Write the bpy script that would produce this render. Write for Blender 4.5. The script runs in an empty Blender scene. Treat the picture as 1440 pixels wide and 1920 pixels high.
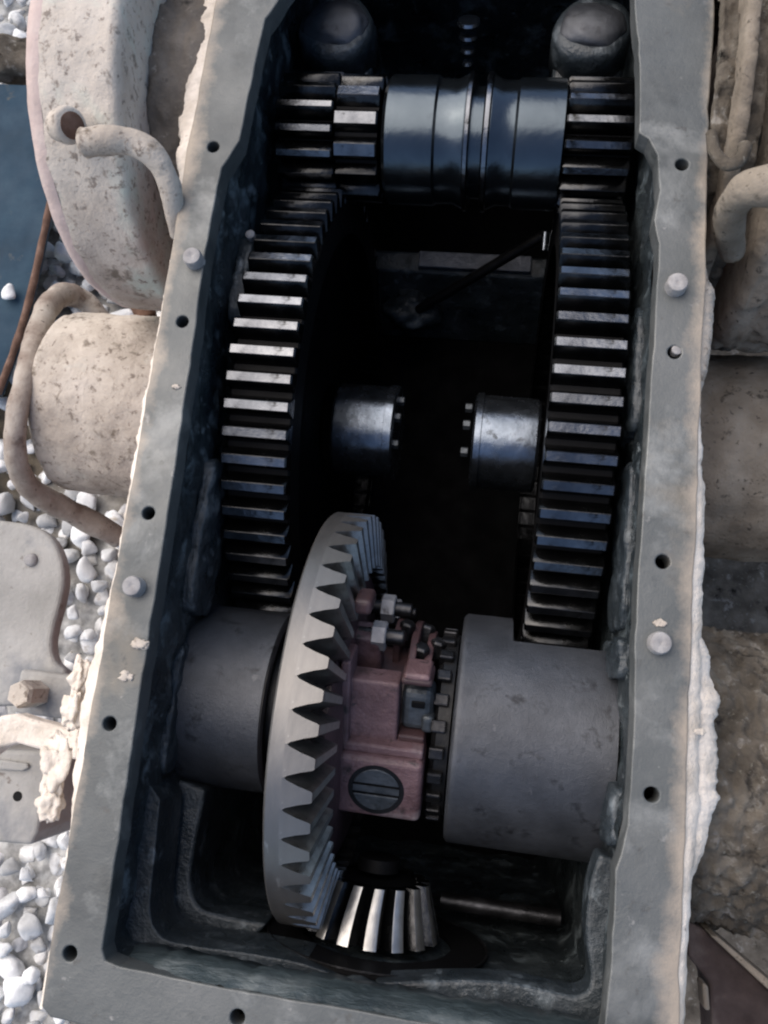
import bpy, bmesh, math, random
from mathutils import Vector, Matrix, noise
from mathutils.geometry import delaunay_2d_cdt
random.seed(7)
S = bpy.context.scene
COL = S.collection
PI = math.pi
CM = 0.01                      # everything below is measured in centimetres

# ------------------------------------------------------------------ camera
F_PX = 1529.08
CAM = Vector((5.454, -8.646, 46.338))
RT = Vector((0.98697, 0.11601, -0.11000))
UP = Vector((-0.09175, 0.97419, 0.20627))
BK = RT.cross(UP).normalized(); RT.normalize(); UP = BK.cross(RT)
cam_d = bpy.data.cameras.new('camera'); cam = bpy.data.objects.new('camera', cam_d); COL.objects.link(cam)
cam.matrix_world = Matrix.Translation(CAM * CM) @ Matrix((RT, UP, BK)).transposed().to_4x4()
cam_d.sensor_fit = 'VERTICAL'; cam_d.sensor_height = 36; cam_d.sensor_width = 27
cam_d.lens = F_PX / 1920 * 36
cam_d.clip_start = 0.01; cam_d.clip_end = 200
S.camera = cam

# ------------------------------------------------------------------ sky, sun, exposure
SUN_EL, SUN_AZ = math.radians(55), math.radians(-62)     # light comes from the left of the housing
w = bpy.data.worlds.new('World'); S.world = w; w.use_nodes = True
nt = w.node_tree; bg = nt.nodes['Background']
sky = nt.nodes.new('ShaderNodeTexSky'); sky.sky_type = 'NISHITA'; sky.sun_disc = False
sky.sun_elevation = SUN_EL; sky.sun_rotation = SUN_AZ
sky.air_density = 1.0; sky.dust_density = 2.0; sky.ozone_density = 1.0
nt.links.new(sky.outputs[0], bg.inputs[0]); bg.inputs[1].default_value = 0.085
sd = bpy.data.lights.new('sun', 'SUN'); sd.energy = 1.5; sd.angle = math.radians(80); sd.color = (1, .89, .77)
so = bpy.data.objects.new('sun', sd); COL.objects.link(so)
sdir = Vector((math.sin(SUN_AZ) * math.cos(SUN_EL), math.cos(SUN_AZ) * math.cos(SUN_EL), math.sin(SUN_EL)))
so.rotation_euler = sdir.to_track_quat('Z', 'Y').to_euler(); so.location = (0, 0, 3)
S.view_settings.view_transform = 'Standard'; S.view_settings.look = 'None'
S.view_settings.exposure = 1.38; S.view_settings.gamma = 1
S.cycles.max_bounces = 6
S.cycles.filter_width = 2.2

def U(px, py, z):
    """the point of the place, in cm, that the photograph shows at a pixel, at height z"""
    d = RT * ((px - 720) / F_PX) - UP * ((py - 960) / F_PX) - BK
    return CAM + d * ((z - CAM.z) / d.z)
def PX(p):
    q = Vector(p) - CAM; k = -q.dot(BK)
    return 720 + F_PX * q.dot(RT) / k, 960 - F_PX * q.dot(UP) / k

# ------------------------------------------------------------------ materials
def mat(name, cols, rough=.5, metal=0., scale=30, detail=6, bump=0., bscale=80, rvar=0., spec=.5,
        spots=None, pos=None, rand=0, stretch=None, fine=None, coat=0., edge=None):
    """cols: list of colours blended by a noise; spots: [(colour, scale, lo, hi)] patches over it"""
    m = bpy.data.materials.new(name); m.use_nodes = True
    t = m.node_tree; N = t.nodes; L = t.links
    b = N['Principled BSDF']
    b.inputs['Metallic'].default_value = metal
    b.inputs['Specular IOR Level'].default_value = spec
    if coat:
        b.inputs['Coat Weight'].default_value = coat; b.inputs['Coat Roughness'].default_value = .15
    tc = N.new('ShaderNodeTexCoord'); co = tc.outputs['Object']
    if stretch:
        mp = N.new('ShaderNodeMapping'); mp.inputs['Scale'].default_value = stretch
        L.new(co, mp.inputs[0]); co = mp.outputs[0]
    def nz(sc, det=6, ro=.6, dist=0.):
        n = N.new('ShaderNodeTexNoise'); n.inputs['Scale'].default_value = sc
        n.inputs['Detail'].default_value = det; n.inputs['Roughness'].default_value = ro
        n.inputs['Distortion'].default_value = dist
        L.new(co, n.inputs['Vector']); return n.outputs['Fac']
    fac = nz(scale, detail)
    r = N.new('ShaderNodeValToRGB'); L.new(fac, r.inputs[0])
    e = r.color_ramp.elements
    k = len(cols)
    ps = pos or [.3 + .4 * i / max(1, k - 1) for i in range(k)]
    while len(e) < k: e.new(.5)
    for i in range(k): e[i].position = ps[i]
    for i in range(k): e[i].color = (*cols[i], 1)
    c = r.outputs[0]
    for (sc_, s_, lo, hi) in (spots or []):
        f = nz(s_, 5, .65, .3)
        mr = N.new('ShaderNodeMapRange'); mr.inputs[1].default_value = lo; mr.inputs[2].default_value = hi
        L.new(f, mr.inputs[0])
        mx = N.new('ShaderNodeMix'); mx.data_type = 'RGBA'
        L.new(mr.outputs[0], mx.inputs[0]); L.new(c, mx.inputs[6]); mx.inputs[7].default_value = (*sc_, 1)
        c = mx.outputs[2]
    if edge:                                  # dust that has crept in from the outer edges (far from x = 0)
        sx = N.new('ShaderNodeSeparateXYZ'); L.new(tc.outputs['Object'], sx.inputs[0])
        ab = N.new('ShaderNodeMath'); ab.operation = 'ABSOLUTE'; L.new(sx.outputs[0], ab.inputs[0])
        ma = N.new('ShaderNodeMath'); ma.operation = 'MULTIPLY_ADD'; L.new(nz(25, 8, .7), ma.inputs[0]); ma.inputs[1].default_value = .034; L.new(ab.outputs[0], ma.inputs[2])
        mr = N.new('ShaderNodeMapRange'); mr.inputs[1].default_value = edge[1] + .017; mr.inputs[2].default_value = edge[2] + .017
        L.new(ma.outputs[0], mr.inputs[0])
        mx = N.new('ShaderNodeMix'); mx.data_type = 'RGBA'
        L.new(mr.outputs[0], mx.inputs[0]); L.new(c, mx.inputs[6]); mx.inputs[7].default_value = (*edge[0], 1); c = mx.outputs[2]
    if rand:
        oi = N.new('ShaderNodeObjectInfo')
        mr = N.new('ShaderNodeMapRange'); mr.inputs[3].default_value = 1 - rand; mr.inputs[4].default_value = 1 + rand * .4
        L.new(oi.outputs['Random'], mr.inputs[0])
        mx = N.new('ShaderNodeMix'); mx.data_type = 'RGBA'; mx.blend_type = 'MULTIPLY'; mx.inputs[0].default_value = 1
        L.new(c, mx.inputs[6]); L.new(mr.outputs[0], mx.inputs[7]); c = mx.outputs[2]
    L.new(c, b.inputs['Base Color'])
    if rvar:
        f = nz(scale * 1.7, 5)
        mr = N.new('ShaderNodeMapRange'); mr.inputs[1].default_value = .3; mr.inputs[2].default_value = .7
        mr.inputs[3].default_value = max(.04, rough - rvar); mr.inputs[4].default_value = min(1, rough + rvar)
        L.new(f, mr.inputs[0]); L.new(mr.outputs[0], b.inputs['Roughness'])
    else:
        b.inputs['Roughness'].default_value = rough
    if bump:
        f = nz(bscale, 8, .62)
        bp = N.new('ShaderNodeBump'); bp.inputs['Strength'].default_value = bump; bp.inputs['Distance'].default_value = .003
        L.new(f, bp.inputs['Height']); last = bp
        if fine:
            f2 = nz(bscale * 5, 4, .6)
            b2 = N.new('ShaderNodeBump'); b2.inputs['Strength'].default_value = fine; b2.inputs['Distance'].default_value = .001
            L.new(f2, b2.inputs['Height']); L.new(bp.outputs[0], b2.inputs['Normal']); last = b2
        L.new(last.outputs[0], b.inputs['Normal'])
    return m

M = {}
M['flange'] = mat('grey_flange_metal', [(.052, .057, .057), (.078, .084, .083), (.108, .112, .109)], .48, .2, 14, 9, .14, 140, .14,
                  spots=[((.18, .186, .18), 18, .56, .72), ((.025, .029, .029), 11, .56, .72), ((.17, .145, .11), 6, .60, .76), ((.23, .225, .215), 70, .66, .74), ((.06, .06, .057), 110, .62, .72)], fine=.18, edge=((.27, .23, .185), .158, .1685))
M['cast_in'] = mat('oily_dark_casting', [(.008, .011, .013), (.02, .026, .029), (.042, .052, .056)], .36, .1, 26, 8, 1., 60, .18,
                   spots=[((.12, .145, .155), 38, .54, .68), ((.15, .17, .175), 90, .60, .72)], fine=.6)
M['black_in'] = mat('black_oily_shade_casting', [(.0012, .0012, .0014), (.003, .003, .0035)], .7, 0, 20, 5, .5, 60, .15, spec=.06)  # near-black from oil, with the shade of the cavity put into the colour
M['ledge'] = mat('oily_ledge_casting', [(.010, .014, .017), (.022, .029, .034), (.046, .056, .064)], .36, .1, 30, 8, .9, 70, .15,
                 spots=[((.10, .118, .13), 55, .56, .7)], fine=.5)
M['chamfer'] = mat('gasket_smeared_edge', [(.008, .013, .015), (.035, .047, .05), (.13, .145, .145)], .42, .1, 38, 9, .9, 70, .15,
                   pos=[.36, .52, .68], stretch=(.3, 1, 1), fine=.4)
M['lip'] = mat('pale_dusty_casting', [(.46, .40, .33), (.66, .59, .51), (.76, .69, .61)], .9, 0, 40, 8, .8, 90, .05, spec=.2,
               spots=[((.24, .20, .165), 90, .62, .72)], fine=.6)
M['dust'] = mat('beige_dust_coat', [(.29, .25, .21), (.43, .38, .325), (.53, .475, .415)], .92, 0, 20, 9, .9, 60, .05, spec=.15,
                spots=[((.45, .445, .40), 10, .55, .7), ((.14, .115, .09), 55, .58, .70), ((.17, .14, .115), 150, .57, .68)], fine=.7)
M['drum_dust'] = mat('dusty_green_pink_paint', [(.32, .275, .23), (.45, .40, .345), (.53, .485, .43)], .9, 0, 16, 9, .7, 70, .05, spec=.2,
                     spots=[((.43, .48, .42), 7, .48, .60), ((.42, .28, .245), 8, .60, .74), ((.15, .125, .10), 60, .58, .70), ((.2, .17, .145), 160, .56, .66)], fine=.6)
M['pink_dust'] = mat('pink_tinged_dust', [(.36, .285, .255), (.46, .37, .34), (.50, .44, .40)], .9, 0, 18, 8, .5, 80, .05, spec=.2, fine=.4)
M['hub_dust'] = mat('brown_dusty_casting', [(.07, .06, .05), (.12, .105, .09), (.18, .155, .13)], .92, 0, 22, 9, 1., 70, .05, spec=.15,
                    spots=[((.03, .026, .022), 40, .56, .68), ((.22, .2, .175), 120, .62, .7)], fine=.7)
M['mud'] = mat('dark_caked_mud', [(.04, .034, .027), (.095, .082, .066), (.165, .146, .12)], .95, 0, 34, 9, 1., 60, .03, spec=.12,
               spots=[((.19, .175, .155), 70, .58, .66), ((.014, .012, .01), 50, .58, .70), ((.15, .14, .12), 200, .6, .68)], fine=.8)
M['mud_cream'] = mat('pale_caked_dust', [(.12, .10, .078), (.20, .17, .135), (.28, .245, .20)], .95, 0, 24, 9, .9, 60, .03, spec=.12,
                     spots=[((.04, .034, .028), 60, .60, .70), ((.07, .06, .05), 180, .60, .68)], fine=.7)
M['rod'] = mat('rusty_dusty_rod', [(.17, .125, .10), (.32, .275, .235), (.44, .40, .35)], .9, 0, 28, 8, .6, 90, .05, spec=.2,
               spots=[((.12, .08, .06), 26, .57, .7), ((.11, .085, .07), 170, .6, .68)], fine=.4)
M['rust'] = mat('brown_rust', [(.05, .03, .022), (.12, .07, .05), (.2, .13, .1)], .85, 0, 40, 8, .5, 90, .05, spec=.2)
M['red'] = mat('faded_red_casting', [(.18, .09, .08), (.27, .16, .145), (.34, .25, .23)], .85, 0, 22, 8, .5, 80, .05, spec=.2)
M['redbeam'] = mat('dirty_red_brown_paint', [(.018, .012, .011), (.05, .036, .033), (.12, .10, .09)], .85, 0, 26, 8, .6, 60, .05, spec=.2)
M['blue'] = mat('dark_blue_paint', [(.012, .028, .044), (.02, .042, .065), (.032, .06, .085)], .8, 0, 12, 7, .25, 70, .1, spec=.2,
                spots=[((.07, .075, .075), 40, .64, .74)])
M['plate'] = mat('grey_dusty_plate', [(.20, .195, .18), (.275, .267, .25), (.35, .34, .32)], .85, 0, 14, 8, .5, 70, .05, spec=.2,
                 spots=[((.13, .14, .155), 8, .52, .66), ((.15, .13, .115), 90, .62, .72)], fine=.5)
M['steel'] = mat('oiled_gear_steel', [(.085, .09, .10), (.13, .137, .15), (.18, .187, .20)], .2, 1., 60, 6, .12, 160, .1,
                 spots=[((.02, .02, .019), 75, .56, .66)], rand=.35)
M['steel_worn'] = mat('dull_worn_gear_steel', [(.10, .098, .094), (.20, .197, .19), (.32, .315, .305)], .33, .95, 50, 7, .15, 160, .1,
                      spots=[((.03, .028, .026), 60, .56, .70)])
M['rim'] = mat('satin_ring_steel', [(.11, .106, .102), (.145, .14, .135), (.185, .179, .173)], .42, .8, 24, 8, .08, 260, .08,
               spots=[((.085, .08, .074), 22, .58, .74), ((.30, .29, .28), 150, .66, .75)], stretch=(1, .35, .35))
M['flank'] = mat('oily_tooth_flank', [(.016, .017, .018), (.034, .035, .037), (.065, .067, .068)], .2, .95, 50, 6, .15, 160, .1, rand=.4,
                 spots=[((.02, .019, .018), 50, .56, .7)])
M['land'] = mat('sky_bright_tooth_edge', [(.30, .295, .285), (.42, .415, .40), (.52, .515, .50)], .38, .9, 60, 6, .12, 160, .1,
                 spots=[((.10, .098, .094), 60, .58, .72)], rand=.25)  # pale base colour stands in for sky caught on the tooth lands
M['root'] = mat('black_oiled_gap_shade', [(.002, .002, .0022), (.004, .004, .0045)], .6, 0, 30, 6, .1, 120, .05, spec=.12)  # oiled black, darkened further to carry the shade of gaps and openings
M['deep'] = mat('deep_grey_casting', [(.06, .068, .085), (.11, .12, .145), (.17, .18, .21)], .42, .3, 40, 8, .8, 80, .1, fine=.5)
M['dog'] = mat('dark_dog_steel', [(.012, .012, .013), (.03, .03, .032), (.07, .07, .075)], .35, .8, 60, 6, .2, 150, .1, spec=.3)
M['body'] = mat('black_oiled_steel', [(.004, .004, .0045), (.012, .012, .013)], .45, .2, 30, 6, .2, 120, .1, spec=.3)
M['hub'] = mat('oiled_blue_hub_steel', [(.11, .13, .155), (.17, .195, .23), (.24, .27, .31)], .24, .95, 50, 7, .15, 70, .08,
               spots=[((.05, .055, .06), 60, .60, .7)])
M['drum'] = mat('blue_grey_casting', [(.038, .041, .047), (.054, .058, .066), (.075, .08, .09)], .38, .5, 34, 9, .12, 320, .08,
                spots=[((.018, .019, .022), 70, .57, .70), ((.10, .103, .11), 120, .66, .75), ((.022, .022, .023), 10, .55, .74)], fine=.35)
M['drum_dark'] = mat('dark_oiled_sleeve', [(.055, .068, .08), (.08, .096, .11)], .2, .95, 22, 6, .08, 160, .05,
                     spots=[((.05, .06, .07), 40, .6, .74)])
M['pink'] = mat('pink_primer_casting', [(.065, .036, .038), (.115, .067, .071), (.17, .106, .112)], .45, 0, 34, 9, .5, 100, .16,
                spots=[((.03, .018, .018), 30, .54, .70), ((.19, .165, .17), 18, .55, .70), ((.015, .012, .012), 120, .60, .70)], fine=.6)
M['pink_dark'] = mat('oily_red_casting', [(.025, .013, .014), (.05, .026, .027), (.085, .045, .046)], .5, 0, 30, 7, .3, 120, .1)
M['nut'] = mat('dull_zinc_nut', [(.20, .195, .20), (.28, .275, .28), (.35, .345, .35)], .55, .35, 60, 5, .2, 200, .08,
               spots=[((.06, .055, .055), 80, .6, .72)])
M['screw'] = mat('dark_oily_screw', [(.035, .041, .046), (.06, .068, .075), (.09, .10, .11)], .42, .5, 70, 7, .3, 200, .1,
                 spots=[((.025, .028, .03), 60, .56, .70)])
M['stud'] = mat('dusty_stud_end', [(.17, .16, .16), (.25, .24, .235), (.32, .31, .305)], .7, .1, 90, 6, .4, 200, .05)
M['hole'] = mat('threaded_hole_black', [(.004, .004, .004), (.008, .008, .008)], .7, 0, 60, 3, spec=.1)
M['pebble'] = mat('white_pebble', [(.40, .40, .395), (.58, .585, .58), (.76, .76, .75)], .88, 0, 50, 7, .5, 140, .05, spec=.2, rand=.5,
                  spots=[((.30, .27, .23), 60, .56, .70), ((.36, .36, .37), 15, .5, .62)], fine=.5)
M['gravel'] = mat('grey_gravel', [(.10, .10, .098), (.30, .30, .29), (.55, .55, .53)], .95, 0, 45, 9, 1., 60, .03, spec=.15,
                  spots=[((.10, .085, .065), 1.5, .52, .62)])

# ------------------------------------------------------------------ mesh helpers (all in cm)
class B:
    def __init__(s): s.v = []; s.f = []
    def add(s, vs, fs):
        o = len(s.v); s.v += [Vector(p) for p in vs]; s.f += [tuple(i + o for i in f) for f in fs]; return s
    def build(s, name, m, parent=None, smooth=None, bevel=0, seg=2, sub=0, loc=None):
        me = bpy.data.meshes.new(name)
        org = Vector(loc) if loc is not None else (Vector(parent['_o']) if parent else Vector((0, 0, 0)))
        me.from_pydata([(p - org) * CM for p in s.v], [], s.f); me.validate()
        bm = bmesh.new(); bm.from_mesh(me)
        bmesh.ops.remove_doubles(bm, verts=bm.verts, dist=1e-6)
        bmesh.ops.recalc_face_normals(bm, faces=bm.faces); bm.to_mesh(me); bm.free()
        if m is not None: me.materials.append(M[m])
        o = bpy.data.objects.new(name, me); COL.objects.link(o)
        if loc is not None and not parent: o.location = org * CM
        if parent: o.parent = parent; o['_o'] = parent['_o']
        else: o['_o'] = org[:]
        if parent and loc is not None:
            o.location = (org - Vector(parent['_o'])) * CM; o['_o'] = org[:]
        if bevel:
            b = o.modifiers.new('bevel', 'BEVEL'); b.width = bevel * CM; b.segments = seg; b.limit_method = 'ANGLE'; b.angle_limit = math.radians(35)
        if smooth: me.shade_smooth() if smooth >= 180 else me.set_sharp_from_angle(angle=math.radians(smooth))
        return o

def box(x0, x1, y0, y1, z0, z1, b=None):
    b = b or B()
    v = [(x, y, z) for z in (z0, z1) for y in (y0, y1) for x in (x0, x1)]
    return b.add(v, [(0, 1, 3, 2), (4, 6, 7, 5), (0, 4, 5, 1), (2, 3, 7, 6), (0, 2, 6, 4), (1, 5, 7, 3)])

def frame(d):
    d = Vector(d).normalized()
    a = Vector((0, 0, 1)) if abs(d.z) < .9 else Vector((1, 0, 0))
    u = d.cross(a).normalized(); return d, u, d.cross(u)

def lathe(c, d, prof, n=48, b=None, caps=True, nz=0, nsc=.3, rfun=None):
    """revolve (t, r) about the axis through c along d"""
    b = b or B(); c = Vector(c); d, u, w_ = frame(d)
    vs = []
    for (t, r) in prof:
        for k in range(n):
            a = 2 * PI * k / n
            e = u * math.cos(a) + w_ * math.sin(a)
            rr = r
            if rfun: rr = rfun(c + d * t, e, r)
            if nz and r > .01:
                rr += nz * (noise.fractal((c + d * t + e * rr) * nsc, .8, 2., 4))
            vs.append(c + d * t + e * rr)
    fs = []
    for i in range(len(prof) - 1):
        for k in range(n):
            fs.append((i * n + k, i * n + (k + 1) % n, (i + 1) * n + (k + 1) % n, (i + 1) * n + k))
    if caps:
        fs.append(tuple(range(n))[::-1]); fs.append(tuple((len(prof) - 1) * n + k for k in range(n)))
    return b.add(vs, fs)

def smooth_path(pts, n=6):
    out = []
    P = [Vector(p) for p in pts]
    for i in range(len(P) - 1):
        p0 = P[max(0, i - 1)]; p1 = P[i]; p2 = P[i + 1]; p3 = P[min(len(P) - 1, i + 2)]
        for k in range(n):
            t = k / n
            out.append(.5 * ((2 * p1) + (p2 - p0) * t + (2 * p0 - 5 * p1 + 4 * p2 - p3) * t * t + (3 * p1 - p0 - 3 * p2 + p3) * t ** 3))
    out.append(P[-1]); return out

def tube(pts, r, n=14, b=None, nz=0., sm=6):
    b = b or B(); P = smooth_path(pts, sm) if sm else [Vector(p) for p in pts]
    vs = []; u = None
    for i, p in enumerate(P):
        d = (P[min(i + 1, len(P) - 1)] - P[max(i - 1, 0)]).normalized()
        if u is None: u = frame(d)[1]
        u = (u - d * u.dot(d)).normalized(); w_ = d.cross(u)
        rr = r(i / (len(P) - 1)) if callable(r) else r
        for k in range(n):
            a = 2 * PI * k / n; e = u * math.cos(a) + w_ * math.sin(a)
            q = rr + (nz * noise.fractal((p + e * rr) * .5, .8, 2., 3) if nz else 0)
            vs.append(p + e * q)
    fs = [(i * n + k, i * n + (k + 1) % n, (i + 1) * n + (k + 1) % n, (i + 1) * n + k) for i in range(len(P) - 1) for k in range(n)]
    fs += [tuple(range(n))[::-1], tuple((len(P) - 1) * n + k for k in range(n))]
    return b.add(vs, fs)

def prism(poly, z0, z1, b=None):
    b = b or B(); n = len(poly)
    vs = [(p[0], p[1], z0) for p in poly] + [(p[0], p[1], z1) for p in poly]
    return b.add(vs, [tuple(range(n))[::-1], tuple(range(n, 2 * n))] + [(i, (i + 1) % n, n + (i + 1) % n, n + i) for i in range(n)])

def xprism(poly, x0, x1, b=None):
    """poly in (y, z), extruded along x"""
    b = b or B(); n = len(poly)
    vs = [(x0, p[0], p[1]) for p in poly] + [(x1, p[0], p[1]) for p in poly]
    return b.add(vs, [tuple(range(n))[::-1], tuple(range(n, 2 * n))] + [(i, (i + 1) % n, n + (i + 1) % n, n + i) for i in range(n)])

def blob(c, r, sub=3, nz=.2, nsc=.5, seed=0, b=None, flat=None):
    bm = bmesh.new(); bmesh.ops.create_icosphere(bm, subdivisions=sub, radius=1)
    b = b or B(); bm.verts.index_update()
    vs = []
    for v in bm.verts:
        p = v.co.copy()
        k = 1 + nz * noise.fractal(p / max(.01, nsc) * .5 + Vector((seed * 7.1, seed * 3.3, 1)), .9, 2., 3)
        q = Vector((p.x * r[0] * k, p.y * r[1] * k, p.z * r[2] * k))
        vs.append(Vector(c) + q)
    fs = [tuple(v.index for v in f.verts) for f in bm.faces]; bm.free()
    return b.add(vs, fs)

def thing(name, label, cat, o=(0, 0, 0), group=None):
    e = bpy.data.objects.new(name, None); COL.objects.link(e); e.empty_display_size = .02
    e.location = Vector(o) * CM; e['_o'] = tuple(o); e['label'] = label; e['category'] = cat
    if group: e['group'] = group
    return e
def tag(o, label, cat, group=None):
    o['label'] = label; o['category'] = cat
    if group: o['group'] = group
    return o
def copies(o, rots, axis='X'):
    """copy a part round an axis; the copies share its mesh"""
    out = [o]
    for k, a in enumerate(rots):
        c = o if k == 0 else o.copy()
        if k: COL.objects.link(c); c.parent = o.parent; out.append(c)
        if axis == 'X': c.rotation_euler = (a, 0, 0)
        elif axis == 'Y': c.rotation_euler = (0, a, 0)
    return out

# ------------------------------------------------------------------ ground
GZ = -52
def ground_sheet(name, m, z):
    n = 40; R_ = 1500; b = B(); vs = []; fs = []
    for i in range(n + 1):
        for j in range(n + 1):
            x = (i / n * 2 - 1); y = (j / n * 2 - 1)
            x = math.copysign(abs(x) ** 2.2, x) * R_; y = math.copysign(abs(y) ** 2.2, y) * R_
            vs.append((x, y, z + 1.0 * noise.fractal(Vector((x, y, 0)) * .03, .9, 2., 3)))
    for i in range(n):
        for j in range(n):
            a = i * (n + 1) + j; fs.append((a, a + n + 1, a + n + 2, a + 1))
    b.add(vs, fs); o = b.build(name, m, smooth=180); return o
ground = ground_sheet('gravel_ground', 'gravel', GZ); ground['kind'] = 'structure'

def pebble_mesh(seed):
    rs = (1, random.uniform(.7, .95), random.uniform(.55, .75))
    b = blob((0, 0, 0), rs, 3, .3, .5, seed)
    for _ in range(7):                     # broken faces
        d = Vector((random.gauss(0, 1), random.gauss(0, 1), random.gauss(0, 1))).normalized(); lim = random.uniform(.32, .6)
        for v in b.v:
            k = v.dot(d) - lim
            if k > 0: v -= d * k * .72
    o = b.build('pebble', 'pebble', smooth=180); me = o.data; bpy.data.objects.remove(o); return me
PM = [pebble_mesh(k + 1) for k in range(10)]
vis = [  # the patches of gravel the photograph shows, as outlines in its pixels
    [(70, 380), (120, 380), (330, 560), (330, 620), (0, 660)],
    [(-20, 920), (215, 900), (215, 1330), (60, 1330), (-20, 990)],
    [(-30, 1560), (130, 1500), (110, 1930), (-30, 1930)],
    [(-20, -20), (75, -20), (70, 90), (-20, 130)],
]
def inside(p, poly):
    c = False; j = len(poly) - 1
    for i in range(len(poly)):
        (x1, y1), (x2, y2) = poly[i], poly[j]
        if (y1 > p[1]) != (y2 > p[1]) and p[0] < (x2 - x1) * (p[1] - y1) / (y2 - y1) + x1: c = not c
        j = i
    return c
rest = B(); n_peb = 0; pts = []
rp = random.Random(11)
grid = {}
def far_enough(x, y, d):
    i, j = int(x // 3), int(y // 3)
    for a in (-1, 0, 1):
        for c in (-1, 0, 1):
            for q in grid.get((i + a, j + c), ()):
                if (q[0] - x) ** 2 + (q[1] - y) ** 2 < d * d: return False
    grid.setdefault((i, j), []).append((x, y)); return True
for k in range(14000):
    x = rp.uniform(-75, 15); y = rp.uniform(-75, 95)
    if (x < -18 or y < -32) and far_enough(x, y, 2.1): pts.append((x, y))
for x, y in pts:
    r = rp.choice((.85, 1.1, 1.3, 1.5, 1.8)) * rp.uniform(.85, 1.2) * (1.3 if rp.random() < .12 else 1)
    z = GZ + .9 + rp.uniform(0, 1.2); me = rp.choice(PM)
    eul = (rp.uniform(-.5, .5), rp.uniform(-.5, .5), rp.uniform(0, 6.28))
    q = PX((x, y, z))
    if n_peb < 290 and any(inside(q, v) for v in vis):
        o = bpy.data.objects.new('pebble', me); COL.objects.link(o); o.parent = ground
        o.location = Vector((x, y, z)) * CM; o.rotation_euler = eul; o.scale = (r, r, r); n_peb += 1
    else:
        mt = Matrix.Translation((x, y, z)) @ Matrix.Rotation(eul[2], 4, 'Z') @ Matrix.Rotation(eul[0], 4, 'X')
        rest.add([mt @ (v.co * 100 * r) for v in me.vertices], [tuple(p.vertices) for p in me.polygons])
# a lower layer that closes the gaps between the upper pebbles
grid.clear()
for k in range(11000):
    x = rp.uniform(-75, 15); y = rp.uniform(-75, 95)
    if (x < -18 or y < -32) and far_enough(x, y, 2.2):
        me = rp.choice(PM); r = rp.uniform(1.1, 1.7)
        mt = Matrix.Translation((x, y, GZ - .3 + rp.uniform(-.3, .3))) @ Matrix.Rotation(rp.uniform(0, 6.28), 4, 'Z')
        rest.add([mt @ (v.co * 100 * r) for v in me.vertices], [tuple(p.vertices) for p in me.polygons])
o = rest.build('pebble_bed', 'pebble', ground, smooth=180); o['kind'] = 'stuff'

# ------------------------------------------------------------------ transmission housing
H = thing('gearbox_housing', 'open grey cast iron gearbox housing with flat bolted rim around the dark gear cavity', 'gearbox housing', (0, 0, -46))
def dens(poly, step=1.2, closed=True):
    out = []; n = len(poly)
    for i in range(n if closed else n - 1):
        a = Vector(poly[i]); c = Vector(poly[(i + 1) % n]); k = max(1, int((c - a).length / step))
        out += [a.lerp(c, t / k) for t in range(k)]
    if not closed: out.append(Vector(poly[-1]))
    return out
def wob(p, amt, sc=.35, seed=0):
    return Vector((p.x + amt * noise.fractal(Vector((p.x * sc, p.y * sc, seed)), .8, 2, 4), p.y + amt * noise.fractal(Vector((p.x * sc, p.y * sc, seed + 9.7)), .8, 2, 4)))
inner = [(-13.3, -25.0), (-13.0, -25.55), (-12.2, -25.7), (-7, -25.85), (0, -25.85), (8, -25.85), (12.8, -25.8), (13.3, -25.2), (13.5, -22), (13.5, -17.2),
         (14.0, -14.8), (14.0, -10), (13.75, -5), (13.8, 2), (13.9, 12), (13.9, 18.6), (13.55, 20.2), (13.75, 22.2), (13.5, 24.6), (12.9, 25.7), (12.35, 26.1), (12.1, 31.0),
         (11.8, 33.5), (11.5, 35.5), (11.3, 39), (11.0, 46), (9.5, 47.5), (-9.5, 47.5), (-10.4, 46), (-10.9, 39.5), (-11.3, 37.8), (-12.0, 36.2), (-12.9, 34.0), (-13.1, 31), (-13.3, 24.6),
         (-14.2, 22.6), (-14.3, 16), (-14.0, 8), (-13.85, 0), (-13.65, -11)]
outer = [(-16.2, -28.3), (-15.6, -28.75), (14, -29.6), (16.6, -29.2), (16.95, -28), (16.9, -18), (16.8, -8), (16.75, 4), (16.65, 18), (16.5, 27), (16.5, 52.9),
         (-16.6, 52.9), (-16.8, 24), (-16.6, 14), (-16.4, 0), (-16.45, -14)]
inn = [wob(p, .07, .6, 1) for p in dens([tuple(q) for q in inner], .7)]
out_ = [wob(p, .12, .4, 5) for p in dens(outer, .9)]
holes = [(400, 275), (342, 603), (278, 962), (205, 1357), (131, 1788), (445, 1908), (1279, 308), (1265, 660), (1243, 1053), (1222, 1490)]
HP = [U(x, y, 0).to_2d() for x, y in holes]
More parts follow.
